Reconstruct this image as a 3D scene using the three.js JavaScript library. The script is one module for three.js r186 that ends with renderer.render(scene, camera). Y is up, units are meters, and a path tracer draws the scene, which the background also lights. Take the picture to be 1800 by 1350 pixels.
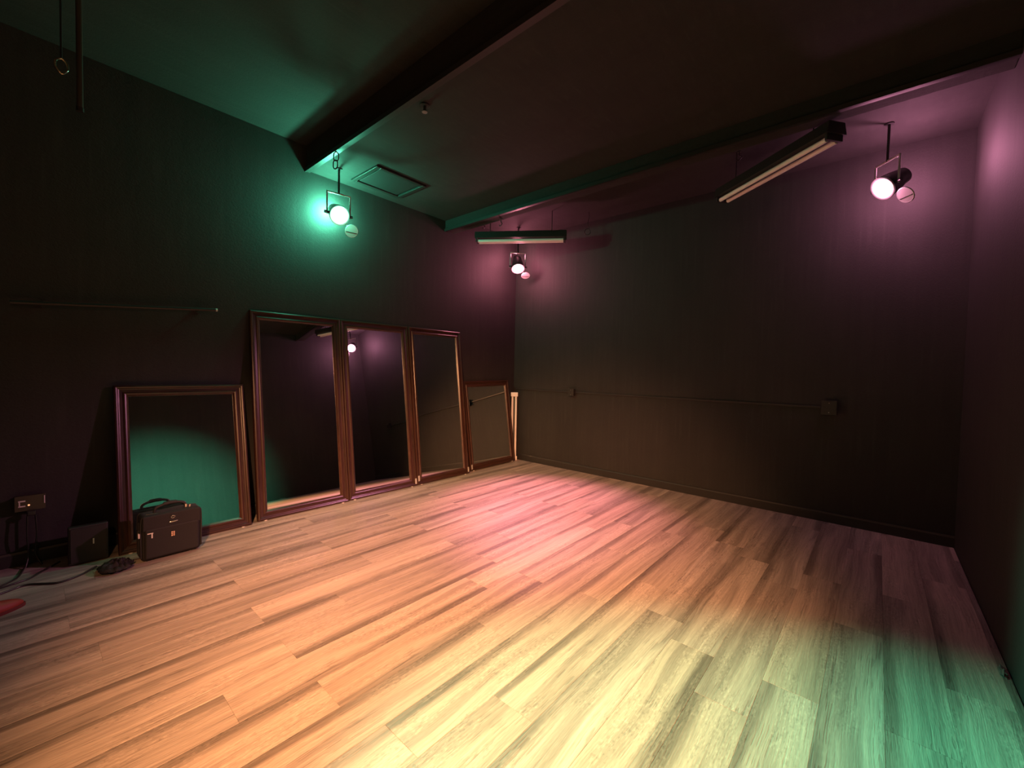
import * as THREE from 'three';
import { RoundedBoxGeometry } from 'three/addons/geometries/RoundedBoxGeometry.js';
import { mergeGeometries } from 'three/addons/utils/BufferGeometryUtils.js';

// ---------- camera, exposure, lamps ----------
const scene = new THREE.Scene();
const camera = new THREE.PerspectiveCamera(84.74, 4 / 3, 0.05, 50);
camera.position.set(0, 1.3, 0);
camera.rotation.set(-0.0327, 0.7157, 0.0217, 'YXZ');
const renderer = new THREE.WebGLRenderer({ antialias: true });
renderer.toneMapping = THREE.LinearToneMapping;
renderer.toneMappingExposure = 1.0;
renderer.shadowMap.enabled = true;
scene.background = new THREE.Color(0x000000);
// stage lamps: where each hangs, what it is aimed at, its beam and how much its lens spills around it
const LAMPS = [
  { at: [-3.78, 2.69, -1.88], aim: [0.49, 0.25, -1.15], ceil: 3.1, color: [0.14, 1.0, 0.58], beam: 150, angle: 0.39, spill: 0.55, leak: 5, lens: [1.4, 7, 5],
    label: 'stage lamp glowing teal green by the wall above the tall mirrors' },
  { at: [-3.69, 2.68, -4.31], aim: [-2.45, 0, -3.3], ceil: 3.2, color: [1.0, 0.27, 0.38], beam: 70, angle: 0.42, spill: 1.6, leak: 1.6, lens: [7, 3.2, 3.6],
    label: 'stage lamp glowing pink in the far corner under the short level tube light' },
  { at: [-0.01, 2.74, -4.24], aim: [-3.1, 0, -1.6], ceil: 3.2, color: [1.0, 0.33, 0.55], beam: 35, angle: 0.4, spill: 0.6, leak: 2.1, lens: [8, 4, 6],
    label: 'stage lamp glowing lilac pink high on the right beside the slanted tube light' },
  { at: [0.22, 2.55, 0.8], aim: [-2.05, 0, -1.95], ceil: 3.32, color: [1.0, 0.42, 0.18], beam: 195, angle: 0.55, spill: 1.6, leak: 0, lens: [7, 4, 2],
    label: 'amber stage lamp hanging behind the viewpoint, outside the picture' },
];

// ---------- helpers ----------
let seed = 7;
const rnd = () => { seed = (seed + 0x6d2b79f5) | 0; let t = Math.imul(seed ^ (seed >>> 15), 1 | seed); t = (t + Math.imul(t ^ (t >>> 7), 61 | t)) ^ t; return ((t ^ (t >>> 14)) >>> 0) / 4294967296; };
const rr = (a, b) => a + (b - a) * rnd();
const hash = (x, y, s) => { let h = Math.imul(x, 374761393) ^ Math.imul(y, 668265263) ^ Math.imul(s, 2246822519); h = Math.imul(h ^ (h >>> 13), 1274126177); return ((h ^ (h >>> 16)) >>> 0) / 4294967296; };
function noise(x, y, s, px = 0, py = 0) {      // value noise, periodic where px / py are given
  const ix = Math.floor(x), iy = Math.floor(y), fx = x - ix, fy = y - iy, u = fx * fx * (3 - 2 * fx), v = fy * fy * (3 - 2 * fy);
  const wx = (k) => (px ? ((k % px) + px) % px : k), wy = (k) => (py ? ((k % py) + py) % py : k);
  const a = hash(wx(ix), wy(iy), s), b = hash(wx(ix + 1), wy(iy), s), c = hash(wx(ix), wy(iy + 1), s), d = hash(wx(ix + 1), wy(iy + 1), s);
  return a + (b - a) * u + (c - a) * v + (a - b - c + d) * u * v;
}
const names = {};
function numbered(n) { if (!(n in names)) { names[n] = 0; return n; } return n + '_' + String(++names[n]).padStart(3, '0'); }
function mesh(name, geo, mat, parent) {
  const m = new THREE.Mesh(Array.isArray(geo) ? mergeGeometries(geo.map((g) => (g.index ? g.toNonIndexed() : g))) : geo, mat);
  m.name = parent ? name : numbered(name); m.castShadow = m.receiveShadow = true; (parent ?? scene).add(m); return m;
}
function group(name, pos = [0, 0, 0]) { const g = new THREE.Group(); g.name = numbered(name); g.position.set(...pos); scene.add(g); return g; }
function tag(o, label, category, grp) { o.userData.label = label; o.userData.category = category; if (grp) o.userData.group = grp; return o; }
const struct = (o) => { o.userData.kind = 'structure'; return o; };
const std = (o) => new THREE.MeshStandardMaterial(o);
const lin = (r, g, b) => new THREE.Color().setRGB(r, g, b);
const box = (w, h, d, x = 0, y = 0, z = 0) => new THREE.BoxGeometry(w, h, d).translate(x, y, z);
const rbox = (w, h, d, r, x = 0, y = 0, z = 0, s = 3) => new RoundedBoxGeometry(w, h, d, s, r).translate(x, y, z);
const V = (a) => new THREE.Vector3(...a);
function tube(pts, r, closed = false, seg = 0, rs = 8) { return new THREE.TubeGeometry(new THREE.CatmullRomCurve3(pts.map(V), closed, 'catmullrom', 0.4), seg || pts.length * 8, r, rs, closed); }
function rod(a, b, r, rs = 12) {
  const d = V(b).sub(V(a)), g = new THREE.CylinderGeometry(r, r, d.length(), rs);
  return g.applyQuaternion(new THREE.Quaternion().setFromUnitVectors(new THREE.Vector3(0, 1, 0), d.clone().normalize())).translate(...V(a).add(V(b)).multiplyScalar(0.5).toArray());
}
function dataTex(w, h, f, srgb, rep = true) {
  const d = new Uint8Array(w * h * 4);
  for (let y = 0; y < h; y++) for (let x = 0; x < w; x++) { const c = f(x / w, y / h), o = (y * w + x) * 4; for (let k = 0; k < 3; k++) d[o + k] = Math.max(0, Math.min(255, Math.round(c[k] * 255))); d[o + 3] = 255; }
  const t = new THREE.DataTexture(d, w, h); t.magFilter = THREE.LinearFilter; t.minFilter = THREE.LinearFilter;
  if (srgb) t.colorSpace = THREE.SRGBColorSpace;
  if (rep) t.wrapS = t.wrapT = THREE.RepeatWrapping;
  t.needsUpdate = true; return t;
}

// ---------- the room ----------
const XL = -4.05, XR = 0.492, ZF = -4.698, ZB = 2.3, TH = 0.12;
// rolled black paint: faint roller streaks and dusty runs
const paintTex = dataTex(512, 512, (u, v) => {
  const run = noise(u * 60, v * 3, 11, 60, 3), fine = noise(u * 256, v * 256, 12, 256, 256), cloud = noise(u * 5, v * 5, 13, 5, 5) * 0.6 + noise(u * 14, v * 14, 14, 14, 14) * 0.4;
  const dust = Math.max(0, noise(u * 90, v * 7, 15, 90, 7) - 0.72) * 1.6 * noise(u * 6, v * 4, 16, 6, 4);
  const k = 0.14 + 0.02 * (run - 0.5) + 0.03 * (cloud - 0.5) + 0.02 * (fine - 0.5) + 0.08 * dust;
  return [k * 1.02, k * 0.985, k * 0.955];
}, true);
const paintBump = dataTex(256, 256, (u, v) => { const k = noise(u * 128, v * 128, 21, 128, 128) * 0.6 + noise(u * 50, v * 50, 22, 50, 50) * 0.4; return [k, k, k]; }, false);
function paint(rx, ry, rough = 0.72) {
  const m = paintTex.clone(), b = paintBump.clone(); m.repeat.set(rx, ry); b.repeat.set(rx * 4, ry * 4);
  return std({ map: m, bumpMap: b, bumpScale: 0.0008, roughness: rough });
}
const wallMat = paint(3, 2), ceilMat = paint(3, 4, 0.85), blackTrim = std({ color: lin(0.022, 0.021, 0.02), roughness: 0.45 });
const RL = XR - XL, RD = ZB - ZF, CX = (XL + XR) / 2, CZ = (ZF + ZB) / 2, HC = 3.32;
struct(mesh('wall_left', box(TH, HC + 0.3, RD + 2 * TH, XL - TH / 2, (HC + 0.1) / 2, CZ), wallMat));
struct(mesh('wall_right', box(TH, HC + 0.3, RD + 2 * TH, XR + TH / 2, (HC + 0.1) / 2, CZ), wallMat));
struct(mesh('wall_far', box(RL, HC + 0.3, TH, CX, (HC + 0.1) / 2, ZF - TH / 2), wallMat));
struct(mesh('wall_back', box(RL, HC + 0.3, TH, CX, (HC + 0.1) / 2, ZB + TH / 2), wallMat));
struct(mesh('ceiling', box(RL, TH, RD, CX, HC + TH / 2, CZ), ceilMat));
// the lowered ceiling of the middle bay, the beam beyond it and the far bay
struct(mesh('ceiling_middle', box(RL, HC - 3.1, 1.66, CX, (HC + 3.1) / 2, -2.53), ceilMat));
struct(mesh('ceiling_far', box(RL, HC - 3.2, -3.5 - ZF, CX, (HC + 3.2) / 2, (-3.5 + ZF) / 2), ceilMat));
struct(mesh('trim_1', rbox(RL, HC - 2.98, 0.15, 0.006, CX, (HC + 2.98) / 2, -3.43), ceilMat));
struct(mesh('trim_2', [box(RL, 0.012, 0.035, CX, 3.094, -1.7175), box(RL, 0.035, 0.012, CX, 3.1, -1.694)], blackTrim));
struct(mesh('trim_3', [box(RL, 0.01, 0.03, CX, 2.975, -3.365), box(RL, 0.03, 0.01, CX, 2.985, -3.35)], blackTrim));
function baseboard(name, len, x, z, turn) {
  const s = new THREE.Shape([[0, 0], [0.014, 0], [0.014, 0.075], [0.009, 0.088], [0, 0.09]].map((p) => new THREE.Vector2(...p)));
  const g = new THREE.ExtrudeGeometry(s, { depth: len, bevelEnabled: false }).translate(0, 0, -len / 2);
  const m = struct(mesh(name, g, blackTrim)); m.position.set(x, 0, z); m.rotation.y = turn; return m;
}
baseboard('baseboard_left', RD, XL, CZ, 0);
baseboard('baseboard_far', RL, CX, ZF, -Math.PI / 2);
baseboard('baseboard_back', RL, CX, ZB, Math.PI / 2);

// ---------- plank floor ----------
const floor = struct(mesh('floor', box(RL, 0.1, RD, CX, -0.058, CZ), std({ color: lin(0.02, 0.018, 0.016), roughness: 0.9 })));
const PW = 0.1966, X0 = -0.7186, PL = 1.29;
const sm = (a, b, x) => { const t = Math.max(0, Math.min(1, (x - a) / (b - a))); return t * t * (3 - 2 * t); };
function woodPair(s) {      // one printed vinyl plank, u along the grain, v across it
  const W = 1280, H = 192, col = new Float32Array(W * H), bump = new Float32Array(W * H);
  const mid = 0.35 + 0.3 * hash(1, 2, s), knot = hash(3, 4, s), light = hash(5, 6, s), edge = hash(7, 8, s);
  for (let y = 0; y < H; y++) for (let x = 0; x < W; x++) {
    const u = x / W, v = y / H;
    const warp = (noise(u * 3.2, v * 1.2, s + 1) - 0.5) * 0.22 + (noise(u * 9, v * 3, s + 2) - 0.5) * 0.06;
    const w = v + warp * 0.55;
    const band = noise(u * 1.3, w * 5, s + 3), streak = noise(u * 3.5, w * 18, s + 4), thin = noise(u * 11, w * 60, s + 5), fine = noise(u * 60, v * 110, s + 6);
    const cath = 0.5 + 0.5 * Math.sin((Math.abs(v - mid) * 34 - 10 * (u - knot) * (u - knot) + noise(u * 7, v * 3, s + 7) * 3));
    const heart = Math.exp(-Math.pow((v - mid) / 0.22, 2)) * sm(0.5, 0.75, noise(u * 2.5, 0.5, s + 8));
    let k = 0.65 + 0.1 * (band - 0.5) + 0.06 * (streak - 0.5) + 0.06 * (noise(u * 6, w * 34, s + 17) - 0.5) + 0.06 * (thin - 0.5) + 0.05 * (fine - 0.5) - 0.035 * heart * cath;
    const de = Math.min(v, 1 - v), stain = sm(0.52, 0.8, noise(u * 2.2 + 4, w * 3.4, s + 9));       // darker heartwood runs, often along one side
    k -= 0.085 * stain * (0.5 + 0.6 * streak);
    const side = edge < 0.72 ? v : 1 - v, ragged = 0.16 + 0.16 * noise(u * 4, 1.5, s + 10) + 0.05 * noise(u * 22, v * 6, s + 11);
    k -= 0.12 * (1 - sm(ragged * 0.45, ragged, side)) * (0.55 + 0.7 * noise(u * 2.4, 3.5, s + 12));
    const tick = noise(u * 95, v * 42, s + 13), area = sm(0.5, 0.7, noise(u * 5, v * 4, s + 14));
    k += (tick > 0.76 ? 0.05 : tick < 0.22 ? -0.05 : 0) * area;
    const crack = sm(0.735, 0.8, noise(u * 14, w * 46, s + 15)) * sm(0.45, 0.7, noise(u * 3, v * 3, s + 16)); k -= 0.06 * crack;
    k += 0.05 * (light - 0.5);
    col[y * W + x] = k; bump[y * W + x] = 0.5 + 0.35 * (thin - 0.5) + 0.35 * (fine - 0.5) - 0.5 * crack + 0.2 * (streak - 0.5) - 0.25 * sm(0.02, 0, de);
  }
  const at = (a, u, v) => a[Math.min(H - 1, Math.round(v * H)) * W + Math.min(W - 1, Math.round(u * W))];
  const warm = hash(9, 1, s) * 0.03;
  return [dataTex(W, H, (u, v) => { const k = at(col, u, v); return [k * (1.035 + warm), k * 0.99, k * (0.935 - warm)]; }, true, false), dataTex(W / 2, H, (u, v) => { const k = at(bump, u, v); return [k, k, k]; }, false, false)];
}
const woods = [];
for (let i = 0; i < 11; i++) {
  const [m, b] = woodPair(101 + 37 * i);
  for (const tone of [1, 0.93]) woods.push(std({ map: m, bumpMap: b, bumpScale: 0.0012, roughness: 0.46, color: lin(tone, tone, tone * 0.99) }));
}
const plankCache = new Map();
function plankGeo(len, wid, u0, u1, v0, v1, flip) {      // top face with a small bevel all round
  const key = [len.toFixed(4), wid.toFixed(4), u0.toFixed(3), v0.toFixed(3), v1.toFixed(3), flip].join();
  if (plankCache.has(key)) return plankCache.get(key);
  const g = 0.00015, b = 0.0009, hx = wid / 2 - g, hz = len / 2 - g, P = [], U = [], I = [];
  const ring = (x, z, y) => [[-x, -z], [x, -z], [x, z], [-x, z]].forEach(([a, c]) => {
    P.push(a, y, c); let u = u0 + (u1 - u0) * (0.5 + c / len), v = v0 + (v1 - v0) * (0.5 + a / wid); if (flip) { u = u0 + u1 - u; v = v0 + v1 - v; } U.push(u, v);
  });
  ring(hx - b, hz - b, 0); ring(hx, hz, -0.0007); ring(hx, hz, -0.008);
  const quad = (a, c, d, e) => I.push(a, d, c, a, e, d);
  I.push(0, 2, 1, 0, 3, 2);
  for (const o of [0, 4]) for (let k = 0; k < 4; k++) { const n = (k + 1) % 4; I.push(o + k, o + n, o + 4 + n, o + k, o + 4 + n, o + 4 + k); }
  let geo = new THREE.BufferGeometry();
  geo.setAttribute('position', new THREE.Float32BufferAttribute(P, 3)); geo.setAttribute('uv', new THREE.Float32BufferAttribute(U, 2)); geo.setIndex(I);
  geo = geo.toNonIndexed(); geo.computeVertexNormals(); plankCache.set(key, geo); return geo;
}
// where the end joints of each row fall, read row by row
const PHASE = { 6: 0.8, 5: 0.05, 4: 0.51, 3: 1.07, 2: 0.53, 1: 0.8, 0: 0.52, '-1': 0.35, '-2': 0.08, '-3': 0.45, '-4': 1.07, '-5': 0.52, '-6': 0.8, '-7': 0.52, '-8': 0.15, '-9': 0.52, '-10': 1.09, '-11': 0.49, '-12': 1.17, '-13': 0.5, '-14': 1.17, '-15': 1.04, '-16': 0.5, '-17': 1.1 };
let lastWood = -1;
for (let row = 6; row >= -17; row--) {
  let x0 = X0 + row * PW, x1 = x0 + PW, v0 = 0, v1 = 1;
  if (x0 < XL) { v0 = (XL - x0) / PW; x0 = XL; }
  const lim = XR - 0.004;
  if (x1 > lim) { v1 = (lim - x0) / PW; x1 = lim; }
  if (x1 - x0 < 0.01) continue;
  for (let z = PHASE[row] - 5 * PL; z < ZB; z += PL) {
    const a = Math.max(z, ZF), b = Math.min(z + PL, ZB); if (b - a < 0.02) continue;
    let w; do w = Math.floor(rnd() * woods.length); while ((w >> 1) === lastWood); lastWood = w >> 1;
    const m = mesh('plank', plankGeo(b - a, x1 - x0, (a - z) / PL, (b - z) / PL, v0, v1, rnd() < 0.3), woods[w], floor);
    m.position.set((x0 + x1) / 2, rr(-0.0003, 0.0003), (a + b) / 2); m.castShadow = false;
  }
}

// ---------- mirrors ----------
const woodFrame = (() => {
  const t = dataTex(512, 64, (u, v) => { const k = 0.30 + 0.09 * (noise(u * 5, v * 14, 501, 5, 14) - 0.5) + 0.07 * (noise(u * 24, v * 40, 502, 24, 40) - 0.5); return [k * 0.78, k * 0.5, k * 0.4]; }, true);
  return std({ map: t, roughness: 0.3 });
})();
const glassMat = std({ color: lin(0.86, 0.9, 0.88), metalness: 1, roughness: 0.012 });
const whitePlastic = std({ color: lin(0.7, 0.68, 0.64), roughness: 0.4 });
const backMat = std({ color: lin(0.1, 0.075, 0.05), roughness: 0.9 });
const clearClip = new THREE.MeshPhysicalMaterial({ color: lin(0.75, 0.75, 0.72), roughness: 0.15, transmission: 0.5, thickness: 0.004 });
const FW = 0.078;
const PROFILE = [[0, -0.022], [0, 0.006], [0.004, 0.013], [0.012, 0.016], [0.02, 0.013], [0.024, 0.006], [0.03, 0.004], [0.046, 0.002], [0.051, 0.006], [0.058, 0.0085], [0.066, 0.006], [0.072, 0.0], [FW, -0.006], [FW, -0.022]];
function railGeo(len) {       // moulded rail with mitred ends: x along the rail, y inwards across it, z outwards
  const P = [], U = [];
  const pt = (i, e) => { const [a, h] = PROFILE[i]; return [e ? len / 2 - a : -len / 2 + a, a, h]; };
  for (let i = 0; i < PROFILE.length; i++) {
    const j = (i + 1) % PROFILE.length, a = pt(i, 0), b = pt(i, 1), c = pt(j, 1), d = pt(j, 0);
    for (const q of [a, c, b, a, d, c]) { P.push(...q); U.push(q[0] / 0.9, (q[1] + q[2]) / 0.12); }
  }
  const g = new THREE.BufferGeometry();
  g.setAttribute('position', new THREE.Float32BufferAttribute(P, 3)); g.setAttribute('uv', new THREE.Float32BufferAttribute(U, 2)); g.computeVertexNormals();
  return g;
}
function mirror(label, h, x, zNear, zFar, tilt, yaw, roll, clips) {
  const w = Math.abs(zFar - zNear), o = group('leaning_mirror', [x, 0, (zNear + zFar) / 2]);
  tag(o, label, 'mirror', 'framed mirrors leaning along the left wall');
  const t = new THREE.Matrix4().makeRotationX(-tilt);
  o.rotation.set(0, Math.PI / 2 - yaw, 0); const lift = 0.006 + Math.sin(Math.abs(roll)) * w / 2;
  const A = new THREE.Matrix4().makeTranslation(0, lift, 0).multiply(t).multiply(new THREE.Matrix4().makeRotationZ(roll));
  const part = (name, g, m) => mesh(name, g.applyMatrix4(A), m, o);
  const off = -0.016;
  part('frame_rail', railGeo(w).translate(0, 0, off), woodFrame);
  part('frame_rail', railGeo(w).rotateZ(Math.PI).translate(0, h, off), woodFrame);
  part('frame_stile', railGeo(h).rotateZ(-Math.PI / 2).translate(-w / 2, h / 2, off), woodFrame);
  part('frame_stile', railGeo(h).rotateZ(Math.PI / 2).translate(w / 2, h / 2, off), woodFrame);
  part('mirror_glass', box(w - 2 * FW + 0.02, h - 2 * FW + 0.02, 0.004, 0, h / 2, off - 0.011), glassMat);
  part('back_panel', box(w - 0.03, h - 0.03, 0.004, 0, h / 2, off - 0.019), backMat);
  for (const s of [-1, 1]) part('foot_pad', new THREE.CylinderGeometry(0.011, 0.012, 0.006, 16).translate(s * (w / 2 - 0.06), -0.003, off), whitePlastic);
  for (const [cx, cy] of clips ?? []) part('corner_clip', rbox(0.02, 0.06, 0.006, 0.002, cx * (w / 2 - 0.018), cy, 0.004), clearClip);
  return o;
}
mirror('shorter wood framed mirror behind the black bag, nearest along the wall', 1.15, -3.775, -0.385, -1.178, 0.19, 0, 0);
mirror('tall wood framed mirror beside the bag mirror, nearest of the three tall ones', 1.776, -3.8, -1.232, -2.02, 0.1285, 0.014, 0);
mirror('tall wood framed mirror in the middle of the three tall ones', 1.776, -3.8, -2.027, -2.81, 0.128, 0.014, 0, [[1, 0.05]]);
mirror('tall wood framed mirror, third and farthest of the three tall ones', 1.776, -3.8, -2.82, -3.602, 0.123, 0, 0, [[-1, 0.07], [1, 0.05]]);
mirror('shorter wood framed mirror by the far corner beside the white tubes', 1.15, -3.855, -3.68, -4.55, 0.135, 0, 0.015, [[-1, 0.05]]);

// ---------- stage lamps ----------
const canMat = std({ color: lin(0.03, 0.03, 0.03), roughness: 0.35, metalness: 0.3 });
const rimMat = std({ color: lin(0.55, 0.55, 0.55), roughness: 0.3, metalness: 0.8 });
const yokeMat = std({ color: lin(0.45, 0.45, 0.45), roughness: 0.4, metalness: 0.5 });
const coverMat = std({ color: lin(0.3, 0.29, 0.28), roughness: 0.5 });
for (const L of LAMPS) {
  const o = group('stage_lamp', L.at); tag(o, L.label, 'stage lamp');
  const dir = V(L.aim).sub(V(L.at)).normalize(), q = new THREE.Quaternion().setFromUnitVectors(new THREE.Vector3(0, 0, 1), dir);
  // a frame with x to the viewer's right of the lens, y up the lens face, z along the beam
  const X = new THREE.Vector3().crossVectors(new THREE.Vector3(0, 1, 0), dir).normalize(), Y = new THREE.Vector3().crossVectors(dir, X), M = new THREE.Matrix4().makeBasis(X, Y, dir);
  const lathe = (pts) => new THREE.LatheGeometry(pts.map((p) => new THREE.Vector2(...p)), 40).rotateX(Math.PI / 2).applyMatrix4(M);
  mesh('lamp_can', lathe([[0.001, -0.17], [0.04, -0.168], [0.058, -0.15], [0.062, -0.11], [0.075, -0.06], [0.083, 0.0], [0.085, 0.03], [0.078, 0.03], [0.074, -0.01]]), canMat, o);
  mesh('front_ring', lathe([[0.07, 0.024], [0.088, 0.024], [0.09, 0.03], [0.088, 0.038], [0.074, 0.038], [0.07, 0.032]]), rimMat, o);
  const lm = std({ color: lin(0.1, 0.1, 0.1), roughness: 0.3, emissive: lin(...L.lens), emissiveIntensity: 1 });
  mesh('lamp_lens', lathe([[0.0005, 0.036], [0.03, 0.035], [0.055, 0.032], [0.069, 0.028]].reverse()), lm, o).castShadow = false;
  // yoke, its knobs and the stem up to the ceiling
  const h = new THREE.Vector3(X.x, 0, X.z).normalize(), s = (k, y) => [h.x * k, y, h.z * k];
  mesh('yoke', [-1, 1].map((k) => rod(s(k * 0.102, -0.015), s(k * 0.102, 0.185), 0.007)).concat([rod(s(-0.105, 0.185), s(0.105, 0.185), 0.008)]), yokeMat, o);
  for (const k of [-1, 1]) mesh('yoke_knob', rod(s(k * 0.08, 0), s(k * 0.125, 0), 0.013), canMat, o);
  mesh('hanging_stem', [rod([0, 0.18, 0], [0, L.ceil - L.at[1], 0], 0.009), new THREE.CylinderGeometry(0.03, 0.03, 0.008, 20).translate(0, L.ceil - L.at[1] - 0.004, 0)], canMat, o);
  // round cover plate hanging beside the lens on its arm
  const pc = [0.125, -0.115, 0.035];
  mesh('cover_arm', rod([0.06, -0.06, 0.0], [pc[0] - 0.03, pc[1] + 0.03, pc[2] - 0.01], 0.004).applyMatrix4(M), yokeMat, o);
  const at = (g) => g.translate(...pc).applyMatrix4(M);
  const cov = mesh('cover_plate', at(new THREE.CylinderGeometry(0.055, 0.052, 0.008, 36).rotateX(Math.PI / 2)), coverMat, o);
  mesh('cover_rim', at(new THREE.TorusGeometry(0.056, 0.005, 10, 40)), yokeMat, cov);
  mesh('cover_rib', at(rbox(0.1, 0.005, 0.004, 0.001, 0, -0.012, 0.005)), canMat, cov);
  const spot = new THREE.SpotLight(lin(...L.color), L.beam, 0, L.angle, 1, 2), f = dir.clone().multiplyScalar(0.06);
  spot.name = 'lamp_beam'; spot.position.copy(f); spot.target.position.copy(dir.clone().multiplyScalar(3)); spot.shadow.radius = 3; spot.castShadow = true; o.add(spot, spot.target);
  const spill = new THREE.PointLight(lin(...L.color), L.spill, 0, 2);
  spill.name = 'lamp_spill'; spill.position.copy(dir.clone().multiplyScalar(0.1)); spill.shadow.radius = 2.5; spill.castShadow = true; o.add(spill);
  if (L.leak) {             // light that escapes through the vents at the back of the can
    mesh('rear_vent', lathe([[0.0005, -0.171], [0.03, -0.171], [0.034, -0.168]]), std({ color: lin(0.1, 0.1, 0.1), emissive: lin(...L.color.map((c) => c * 2)), emissiveIntensity: 1 }), o).castShadow = false;
    const leak = new THREE.PointLight(lin(...L.color), L.leak, 0, 2);
    leak.name = 'lamp_leak'; leak.position.copy(dir.clone().multiplyScalar(-0.19)); leak.shadow.radius = 1.5; leak.castShadow = true; o.add(leak);
  }
}

// ---------- twin tube lights ----------
const tubeMat = std({ color: lin(0.88, 0.84, 0.8), roughness: 0.3 });
function tubeLight(label, a, b, opts = {}) {       // a, b: the two ends; the housing lies behind the tubes along `up`
  const A = V(a), B = V(b), len = A.distanceTo(B), o = group('tube_light', A.clone().add(B).multiplyScalar(0.5).toArray()); tag(o, label, 'light fixture');
  const z = B.clone().sub(A).normalize(), up0 = V(opts.up ?? [0, 1, 0]), x = new THREE.Vector3().crossVectors(up0, z).normalize(), y = new THREE.Vector3().crossVectors(z, x), M = new THREE.Matrix4().makeBasis(x, y, z);
  const part = (n, g, m) => mesh(n, (Array.isArray(g) ? mergeGeometries(g.map((k) => (k.index ? k.toNonIndexed() : k))) : g).applyMatrix4(M), m, o);
  const sp = opts.spacing ?? 0.038, r = opts.radius ?? 0.0165;
  for (const s of [-1, 1]) part('tube', new THREE.CylinderGeometry(r, r, len - 0.04, 20).rotateX(Math.PI / 2).translate(s * sp, 0, 0), tubeMat);
  if (opts.white) {
    for (const e of [-1, 1]) part('end_cap', rbox(2 * sp + 0.05, 0.045, 0.06, 0.006, 0, 0, e * (len / 2 - 0.02)), tubeMat);
    part('housing', rbox(0.05, 0.02, len, 0.004, 0, 0.03, 0), canMat);
  } else {
    for (const e of [-1, 1]) part('tube_holder', rbox(2 * sp + 0.05, 0.05, 0.02, 0.004, 0, 0.012, e * (len / 2 - 0.004)), blackTrim);
    const sh = new THREE.Shape([[-0.075, 0.03], [0.075, 0.03], [0.06, 0.1], [-0.06, 0.1]].map((p) => new THREE.Vector2(...p)));
    part('housing', new THREE.ExtrudeGeometry(sh, { depth: len + 0.03, bevelEnabled: true, bevelSize: 0.003, bevelThickness: 0.003, bevelSegments: 1 }).translate(0, 0, -len / 2 - 0.015), blackTrim);
    for (const e of [-1, 1]) mesh('hanger', rod([z.x * e * len * 0.35, 0.1, z.z * e * len * 0.35], [z.x * e * len * 0.35, 3.2 - o.position.y, z.z * e * len * 0.35], 0.004), canMat, o);
  }
  return o;
}
tubeLight('unlit white twin tube light hanging level by the far corner, above the pink lamp', [-3.74, 2.85, -3.6], [-2.86, 2.85, -4.19], { spacing: 0.03 });
tubeLight('unlit white twin tube light hanging slanted in view, left of the lilac lamp', [-1.11, 2.85, -4.09], [-0.275, 2.85, -3.46]);
tubeLight('white twin tube light standing upright in the far corner against the wall', [-3.945, 0.01, -4.6], [-3.972, 0.97, -4.625], { up: [-0.7, 0, -0.7], white: true, spacing: 0.026, radius: 0.0145 });

// ---------- things on the far wall ----------
const conduit = mesh('cable_raceway', [rbox(3.62, 0.02, 0.014, 0.003, -2.19, 1.028, ZF + 0.007)], blackTrim);
tag(conduit, 'thin black cable raceway running level along the far wall', 'raceway');
function wallBox(label, x, w, h) {
  const o = group('junction_box', [x, 1.028, ZF]); tag(o, label, 'junction box');
  mesh('box_body', rbox(w, h, 0.05, 0.006, 0, 0, 0.025), blackTrim, o);
  mesh('cover_plate', rbox(w + 0.012, h + 0.012, 0.006, 0.002, 0, 0, 0.053), blackTrim, o);
  for (const s of [-1, 1]) mesh('screw', new THREE.CylinderGeometry(0.004, 0.004, 0.003, 10).rotateX(Math.PI / 2).translate(0, s * h * 0.36, 0.057), rimMat, o);
}
wallBox('small black box on the far wall at the raceway end near the tubes', -3.02, 0.075, 0.085);
wallBox('black outlet box on the far wall at the raceway end away from the mirrors', -0.32, 0.1, 0.115);

// ---------- ceiling fittings ----------
{
  const o = group('ceiling_vent', [-3.655, 3.1, -2.32]); tag(o, 'square dark vent in the ceiling right of the green lamp', 'vent');
  for (const s of [-1, 1]) { mesh('vent_frame', rbox(0.46, 0.02, 0.04, 0.004, 0, -0.01, s * 0.25), blackTrim, o); mesh('vent_frame', rbox(0.04, 0.02, 0.46, 0.004, s * 0.21, -0.01, 0), blackTrim, o); }
  mesh('vent_panel', rbox(0.36, 0.01, 0.42, 0.003, 0, -0.007, 0), std({ color: lin(0.012, 0.012, 0.012), roughness: 0.7 }), o);
}
{
  const o = group('sprinkler_head', [-2.41, 3.1, -1.8]); tag(o, 'small dark sprinkler head on the ceiling just past the near beam', 'sprinkler');
  mesh('base_plate', new THREE.CylinderGeometry(0.028, 0.034, 0.008, 24).translate(0, -0.004, 0), blackTrim, o);
  mesh('sprinkler_body', new THREE.CylinderGeometry(0.009, 0.011, 0.035, 14).translate(0, -0.025, 0), blackTrim, o);
  mesh('deflector', new THREE.CylinderGeometry(0.019, 0.019, 0.003, 18).translate(0, -0.048, 0), rimMat, o);
}
const link = (x, y, z, turn, len = 0.075, w = 0.018, r = 0.0045) => tube([[0, len / 2, 0], [w, len * 0.3, 0], [w, -len * 0.3, 0], [0, -len / 2, 0], [-w, -len * 0.3, 0], [-w, len * 0.3, 0]], r, true, 40).rotateY(turn).translate(x, y, z);
{
  const o = group('chain_hook', [-3.47, 3.094, -1.7]); tag(o, 'two dark chain links hanging from the near beam above the green lamp', 'hook');
  mesh('eye_bolt', rod([0, 0, 0], [0, -0.02, 0], 0.006), canMat, o);
  mesh('chain_link', link(0, -0.05, 0, 0.9), canMat, o); mesh('chain_link', link(0, -0.118, 0.006, 0.5), canMat, o);
}
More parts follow.
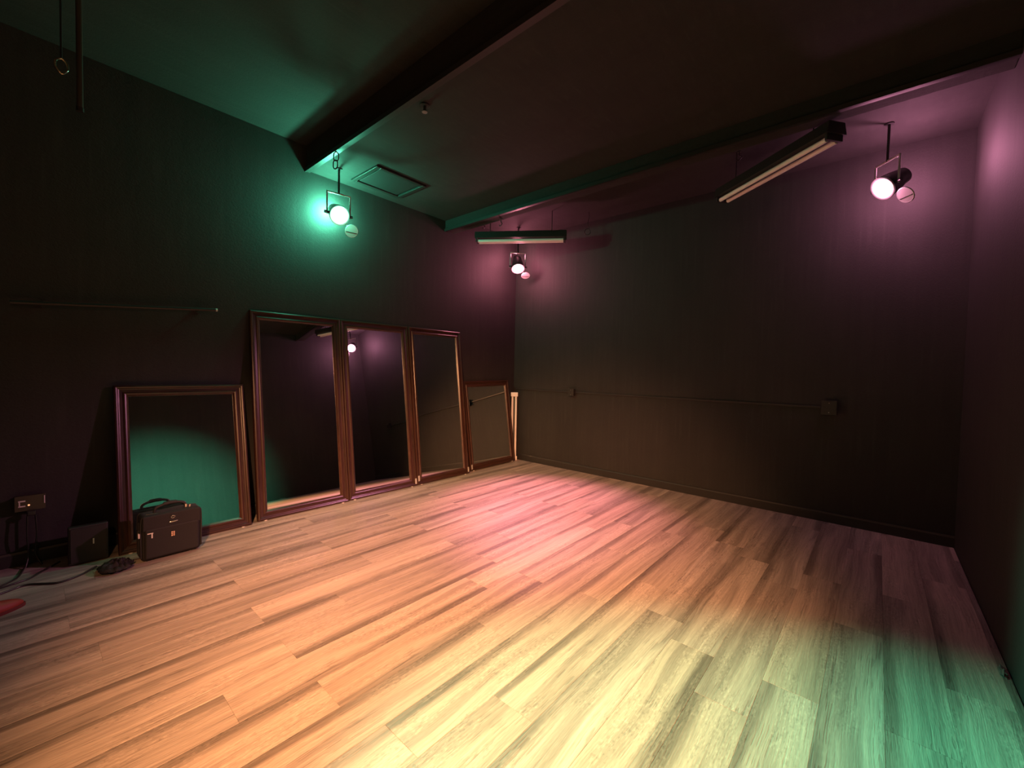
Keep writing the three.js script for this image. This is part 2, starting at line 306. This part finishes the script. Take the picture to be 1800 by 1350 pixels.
function hook(label, x, y, z) {
  const o = group('ceiling_hook', [x, y, z]); tag(o, label, 'hook');
  mesh('screw_plate', new THREE.CylinderGeometry(0.018, 0.018, 0.005, 18).translate(0, -0.0025, 0), canMat, o);
  mesh('hook_bend', tube([[0, 0, 0], [0, -0.03, 0], [0.022, -0.055, 0.008], [0, -0.08, 0.012], [-0.02, -0.062, 0.01]], 0.0045), canMat, o);
}
hook('small dark hook under the far beam, up and left of the pink lamp', -3.22, 2.97, -3.46);
hook('small dark hook on the ceiling above the left end of the level tube light', -3.93, 3.2, -3.9);
hook('small screw hook on the far bay ceiling above the slanted tube light', -0.965, 3.2, -3.99);
{
  const o = group('dangling_cord', [-2.67, 3.2, -4.4]); tag(o, 'thin dark cord with a loose loop hanging from the ceiling right of the pink lamp', 'cord');
  mesh('cord', tube([[0, 0, 0], [0.005, -0.06, 0], [-0.01, -0.13, 0.005], [0.012, -0.2, 0]], 0.003), canMat, o);
  mesh('loop', new THREE.TorusGeometry(0.035, 0.004, 8, 28).rotateY(0.6).translate(-0.015, -0.23, 0), canMat, o);
}

// ---------- left side, high up ----------
{
  const o = group('hanging_pipe', [-3.0, 3.32, -0.18]); tag(o, 'thin black vertical pipe hanging from the ceiling at the upper left', 'pipe');
  mesh('pipe', rod([0, 0, 0], [0, -0.78, 0], 0.012, 16), std({ color: lin(0.09, 0.085, 0.07), roughness: 0.3, metalness: 0.6 }), o);
  mesh('ceiling_flange', new THREE.CylinderGeometry(0.035, 0.035, 0.01, 20).translate(0, -0.005, 0), canMat, o);
  mesh('pipe_cap', new THREE.CylinderGeometry(0.014, 0.014, 0.02, 16).translate(0, -0.79, 0), canMat, o);
}
{
  const o = group('snap_hook', [-3.02, 3.32, -0.12]); tag(o, 'shiny metal snap hook on a dark cord beside the upper left pipe', 'hook');
  const chrome = std({ color: lin(0.8, 0.72, 0.55), roughness: 0.15, metalness: 1 });
  mesh('cord', rod([0, 0, 0], [0, -0.57, 0], 0.004, 8), canMat, o);
  mesh('snap_ring', tube([[0, -0.57, 0], [0, -0.585, 0.018], [0, -0.615, 0.02], [0, -0.64, 0], [0, -0.615, -0.02], [0, -0.585, -0.018]], 0.005, true, 40), chrome, o);
}
{
  const o = group('wall_rail', [XL, 1.69, -0.48]); tag(o, 'thin dark rail with a pale end tip high on the left wall', 'rail');
  const a = [0.07, -0.045, 0.55], b = [0.07, 0.036, -0.5];
  mesh('rail', rod(a, b, 0.012, 16), blackTrim, o);
  mesh('end_tip', rod([0.07, 0.0362, -0.5], [0.07, 0.0372, -0.512], 0.011, 16), whitePlastic, o);
  for (const z of [0.4, -0.4]) mesh('rail_bracket', [rod([0, -0.03 - 0.077 * (z - 0.4) / -1 * -1, z], [0.07, -0.033 + (0.4 - z) * 0.077, z], 0.007), new THREE.CylinderGeometry(0.025, 0.025, 0.006, 18).rotateZ(Math.PI / 2).translate(0.003, -0.033 + (0.4 - z) * 0.077, z)], blackTrim, o);
}

// ---------- left side, on the floor ----------
const clothTex = dataTex(128, 128, (u, v) => { const k = 0.085 + 0.035 * ((Math.floor(u * 64) + Math.floor(v * 64)) % 2) + 0.03 * (noise(u * 64, v * 64, 601, 64, 64) - 0.5); return [k, k * 0.95, k * 0.98]; }, true);
clothTex.repeat.set(6, 6);
const nylon = std({ map: clothTex, roughness: 0.75 }), webbing = std({ color: lin(0.02, 0.019, 0.02), roughness: 0.6 }), chrome = std({ color: lin(0.75, 0.72, 0.68), roughness: 0.2, metalness: 1 });
{
  const o = group('travel_bag', [-3.6, 0, -0.625]); tag(o, 'black fabric travel bag with a top handle standing before the short mirror', 'bag');
  o.rotation.y = Math.PI / 2 + 0.02;                   // local x runs along the wall to the right in view, z faces the room
  mesh('bag_body', rbox(0.325, 0.3, 0.13, 0.03, 0, 0.153, -0.005, 5), nylon, o);
  mesh('front_pocket', rbox(0.29, 0.2, 0.03, 0.014, 0, 0.12, 0.062, 4), nylon, o);
  mesh('front_flap', rbox(0.31, 0.1, 0.02, 0.009, 0, 0.252, 0.06, 4), nylon, o);
  const rim = (z, r) => tube([[-0.16, 0.03, z], [-0.16, 0.26, z], [-0.13, 0.296, z], [0.13, 0.296, z], [0.16, 0.26, z], [0.16, 0.03, z]], r, false, 60);
  mesh('piping', rim(0.052, 0.0045), webbing, o); mesh('piping', rim(-0.06, 0.0045), webbing, o);
  const hdl = tube([[-0.085, 0.298, 0.0], [-0.075, 0.33, 0.0], [-0.03, 0.347, 0.0], [0.03, 0.35, 0.0], [0.075, 0.335, 0.0], [0.088, 0.298, 0.0]], 0.009, false, 60);
  const hd = mesh('handle', hdl, webbing, o);
  mesh('handle_grip', tube([[-0.035, 0.348, 0], [0, 0.352, 0], [0.035, 0.35, 0]], 0.013, false, 20), webbing, hd);
  mesh('zip_pull', [rbox(0.012, 0.03, 0.004, 0.0015, 0.08, 0.316, 0.03), rbox(0.01, 0.026, 0.004, 0.0015, 0.1, 0.312, 0.035)], chrome, o);
  mesh('zip_pull', [rbox(0.04, 0.006, 0.006, 0.0015, -0.11, 0.305, 0.03), rbox(0.02, 0.005, 0.005, 0.0015, -0.075, 0.304, 0.032)], chrome, o);
  mesh('clasp', new THREE.TorusGeometry(0.01, 0.0035, 8, 20).rotateX(0.5).translate(0.0, 0.272, 0.075), chrome, o);
  mesh('oval_badge', new THREE.SphereGeometry(1, 24, 12).scale(0.024, 0.006, 0.004).rotateZ(0.08).translate(0.004, 0.24, 0.072), chrome, o).userData.label = 'pale oval badge';
  const tagDots = [];
  for (let r = 0; r < 3; r++) for (let c = 0; c < 2; c++) tagDots.push(rbox(0.008, 0.008, 0.003, 0.001, -0.006 + c * 0.0105, 0.148 + r * 0.011, 0.0785));
  mesh('emblem', tagDots, std({ color: lin(0.75, 0.5, 0.32), roughness: 0.45 }), o).userData.label = 'small emblem of six pale squares';
  mesh('corner_mark', [rbox(0.03, 0.006, 0.002, 0.0008, -0.118, 0.19, 0.0775), rbox(0.007, 0.032, 0.002, 0.0008, -0.109, 0.174, 0.0775)], whitePlastic, o);
  mesh('side_strap', [rbox(0.006, 0.22, 0.03, 0.002, -0.166, 0.15, 0.01), rbox(0.012, 0.02, 0.036, 0.003, -0.168, 0.2, 0.01)], webbing, o);
  mesh('side_buckle', rbox(0.008, 0.03, 0.02, 0.002, -0.17, 0.18, 0.045), whitePlastic, o);
  for (const s of [-1, 1]) mesh('foot', rbox(0.03, 0.012, 0.09, 0.004, s * 0.12, 0.006, 0), canMat, o);
}
{
  const o = group('black_case', [-3.79, 0, -0.245]); tag(o, 'small black box case with a white mark leaning left of the bag', 'case');
  o.rotation.set(0, Math.PI / 2 - 0.02, 0);
  const lean = new THREE.Matrix4().makeRotationX(-0.12), part = (n, g, m) => mesh(n, g.applyMatrix4(lean), m, o);
  part('case_body', rbox(0.185, 0.235, 0.07, 0.008, 0, 0.124, -0.035), std({ color: lin(0.022, 0.018, 0.016), roughness: 0.55 }));
  part('front_panel', rbox(0.165, 0.21, 0.006, 0.002, 0, 0.124, 0.002), std({ color: lin(0.018, 0.015, 0.015), roughness: 0.5 }));
  part('white_mark', rbox(0.007, 0.034, 0.002, 0.0008, 0.022, 0.135, 0.0055).rotateZ(0.0), whitePlastic);
}
{
  // a crumpled dark cloth on the floor between the case and the bag
  const g = new THREE.SphereGeometry(1, 48, 24), p = g.attributes.position, v = new THREE.Vector3();
  for (let i = 0; i < p.count; i++) { v.fromBufferAttribute(p, i); const n = noise(v.x * 3 + 5, v.z * 3 + v.y * 2 + 5, 71), f = noise(v.x * 8 + 9, v.z * 8 + v.y * 4 + 9, 72); v.x *= 0.09 * (0.8 + 0.35 * n); v.z *= 0.085 * (0.8 + 0.4 * n); v.y = Math.max(0, v.y * 0.5 + 0.5) * 0.055 * (0.45 + 0.8 * f); p.setXYZ(i, v.x, v.y, v.z); }
  g.computeVertexNormals(); g.translate(-3.56, 0.0, -0.345);
  tag(mesh('crumpled_cloth', g, nylon), 'crumpled dark cloth lying on the floor between the black case and the bag', 'cloth');
}
function cable(label, pts, r) { tag(mesh('power_cable', tube(pts, r, false, pts.length * 10, 7), std({ color: lin(0.03, 0.028, 0.025), roughness: 0.3 })), label, 'cable'); }
cable('black cable curving over the floor edge nearest the room at the left', [[-3.62, 0.006, 0.3], [-3.6, 0.006, 0.14], [-3.65, 0.006, 0.02], [-3.56, 0.006, -0.1], [-3.6, 0.006, -0.2], [-3.68, 0.006, -0.27]], 0.006);
cable('black cable looping on the floor below the wall outlet at the left', [[-3.95, 0.0055, 0.03], [-3.8, 0.0055, 0.06], [-3.7, 0.0055, 0.15], [-3.74, 0.0055, 0.02], [-3.83, 0.0055, -0.05], [-3.93, 0.0055, -0.12]], 0.0055);
{
  const o = group('wall_outlet', [XL, 0.4, 0]); tag(o, 'wall outlet box with a tiny orange light low on the left wall', 'outlet');
  mesh('outlet_box', rbox(0.05, 0.085, 0.12, 0.006, 0.025, 0, 0), std({ color: lin(0.06, 0.052, 0.03), roughness: 0.4 }), o);
  mesh('face_plate', rbox(0.006, 0.095, 0.13, 0.002, 0.053, 0, 0), std({ color: lin(0.05, 0.045, 0.026), roughness: 0.35 }), o);
  mesh('socket', [rbox(0.004, 0.035, 0.006, 0.001, 0.057, 0, 0.045), rbox(0.004, 0.008, 0.03, 0.001, 0.057, 0.016, 0.035), rbox(0.004, 0.008, 0.03, 0.001, 0.057, -0.016, 0.035)], whitePlastic, o);
  mesh('switch_edge', rbox(0.006, 0.05, 0.005, 0.001, 0.058, 0.012, -0.06), whitePlastic, o);
  mesh('indicator_light', new THREE.SphereGeometry(0.005, 14, 10).translate(0.058, -0.012, 0.006), std({ color: lin(0.5, 0.2, 0.1), emissive: lin(1.2, 0.55, 0.25), emissiveIntensity: 1 }), o);
  mesh('plug', rbox(0.03, 0.03, 0.04, 0.006, 0.07, -0.06, -0.005), canMat, o);
  for (const z of [0.012, -0.022]) mesh('plug_cord', tube([[0.075, -0.075, z], [0.08, -0.2, z * 1.2], [0.07, -0.32, z * 0.8], [0.1, -0.392, z * 2]], 0.005), canMat, o);
}
{
  // the rounded red toe of something lying at the left edge of the view
  const o = group('red_shoe', [-3.33, 0, 0.16]); tag(o, 'rounded red orange shoe toe lying on the floor at the left edge', 'shoe');
  o.rotation.y = 0.35;
  const prof = [[0, 0.03], [0.03, 0.041], [0.07, 0.044], [0.13, 0.043], [0.2, 0.036], [0.25, 0.034], [0.275, 0.02]];
  const up = new THREE.SphereGeometry(1, 40, 24), p = up.attributes.position, v = new THREE.Vector3();
  for (let i = 0; i < p.count; i++) { v.fromBufferAttribute(p, i); const t = (1 - v.z) / 2, w = 0.046 * (1 - 0.25 * sm(0.35, 0.65, t) + 0.1 * sm(0.7, 0.95, t)), hh = 0.045 + 0.045 * sm(0.25, 0.75, t); p.setXYZ(i, v.x * w, 0.012 + Math.max(0, v.y + 0.15) * hh, -v.z * 0.14); }
  up.computeVertexNormals();
  mesh('shoe_upper', up, std({ color: lin(0.24, 0.028, 0.014), roughness: 0.55 }), o);
  const so = new THREE.Shape(); so.absellipse(0, 0, 0.048, 0.145, 0, Math.PI * 2);
  mesh('sole', new THREE.ExtrudeGeometry(so, { depth: 0.012, bevelEnabled: true, bevelSize: 0.002, bevelThickness: 0.002, bevelSegments: 2, curveSegments: 32 }).rotateX(-Math.PI / 2).translate(0, 0.002, 0), std({ color: lin(0.12, 0.015, 0.01), roughness: 0.7 }), o);
}
// a torn flake of plaster at the foot of the right wall
{
  const g = new THREE.IcosahedronGeometry(1, 2), p = g.attributes.position;
  for (let i = 0; i < p.count; i++) { const n = 0.6 + 0.8 * hash(Math.round(p.getX(i) * 50), Math.round(p.getY(i) * 50 + p.getZ(i) * 31), 77); p.setXYZ(i, p.getX(i) * 0.012 * n, Math.max(-0.3, p.getY(i)) * 0.012 * n + 0.004, p.getZ(i) * 0.05 * n); }
  g.computeVertexNormals(); g.translate(0.468, 0, -2.84);
  tag(mesh('plaster_flake', g, std({ color: lin(0.12, 0.12, 0.11), roughness: 0.9 })), 'torn flake lying on the floor at the foot of the right wall', 'debris');
}
renderer.render(scene, camera);
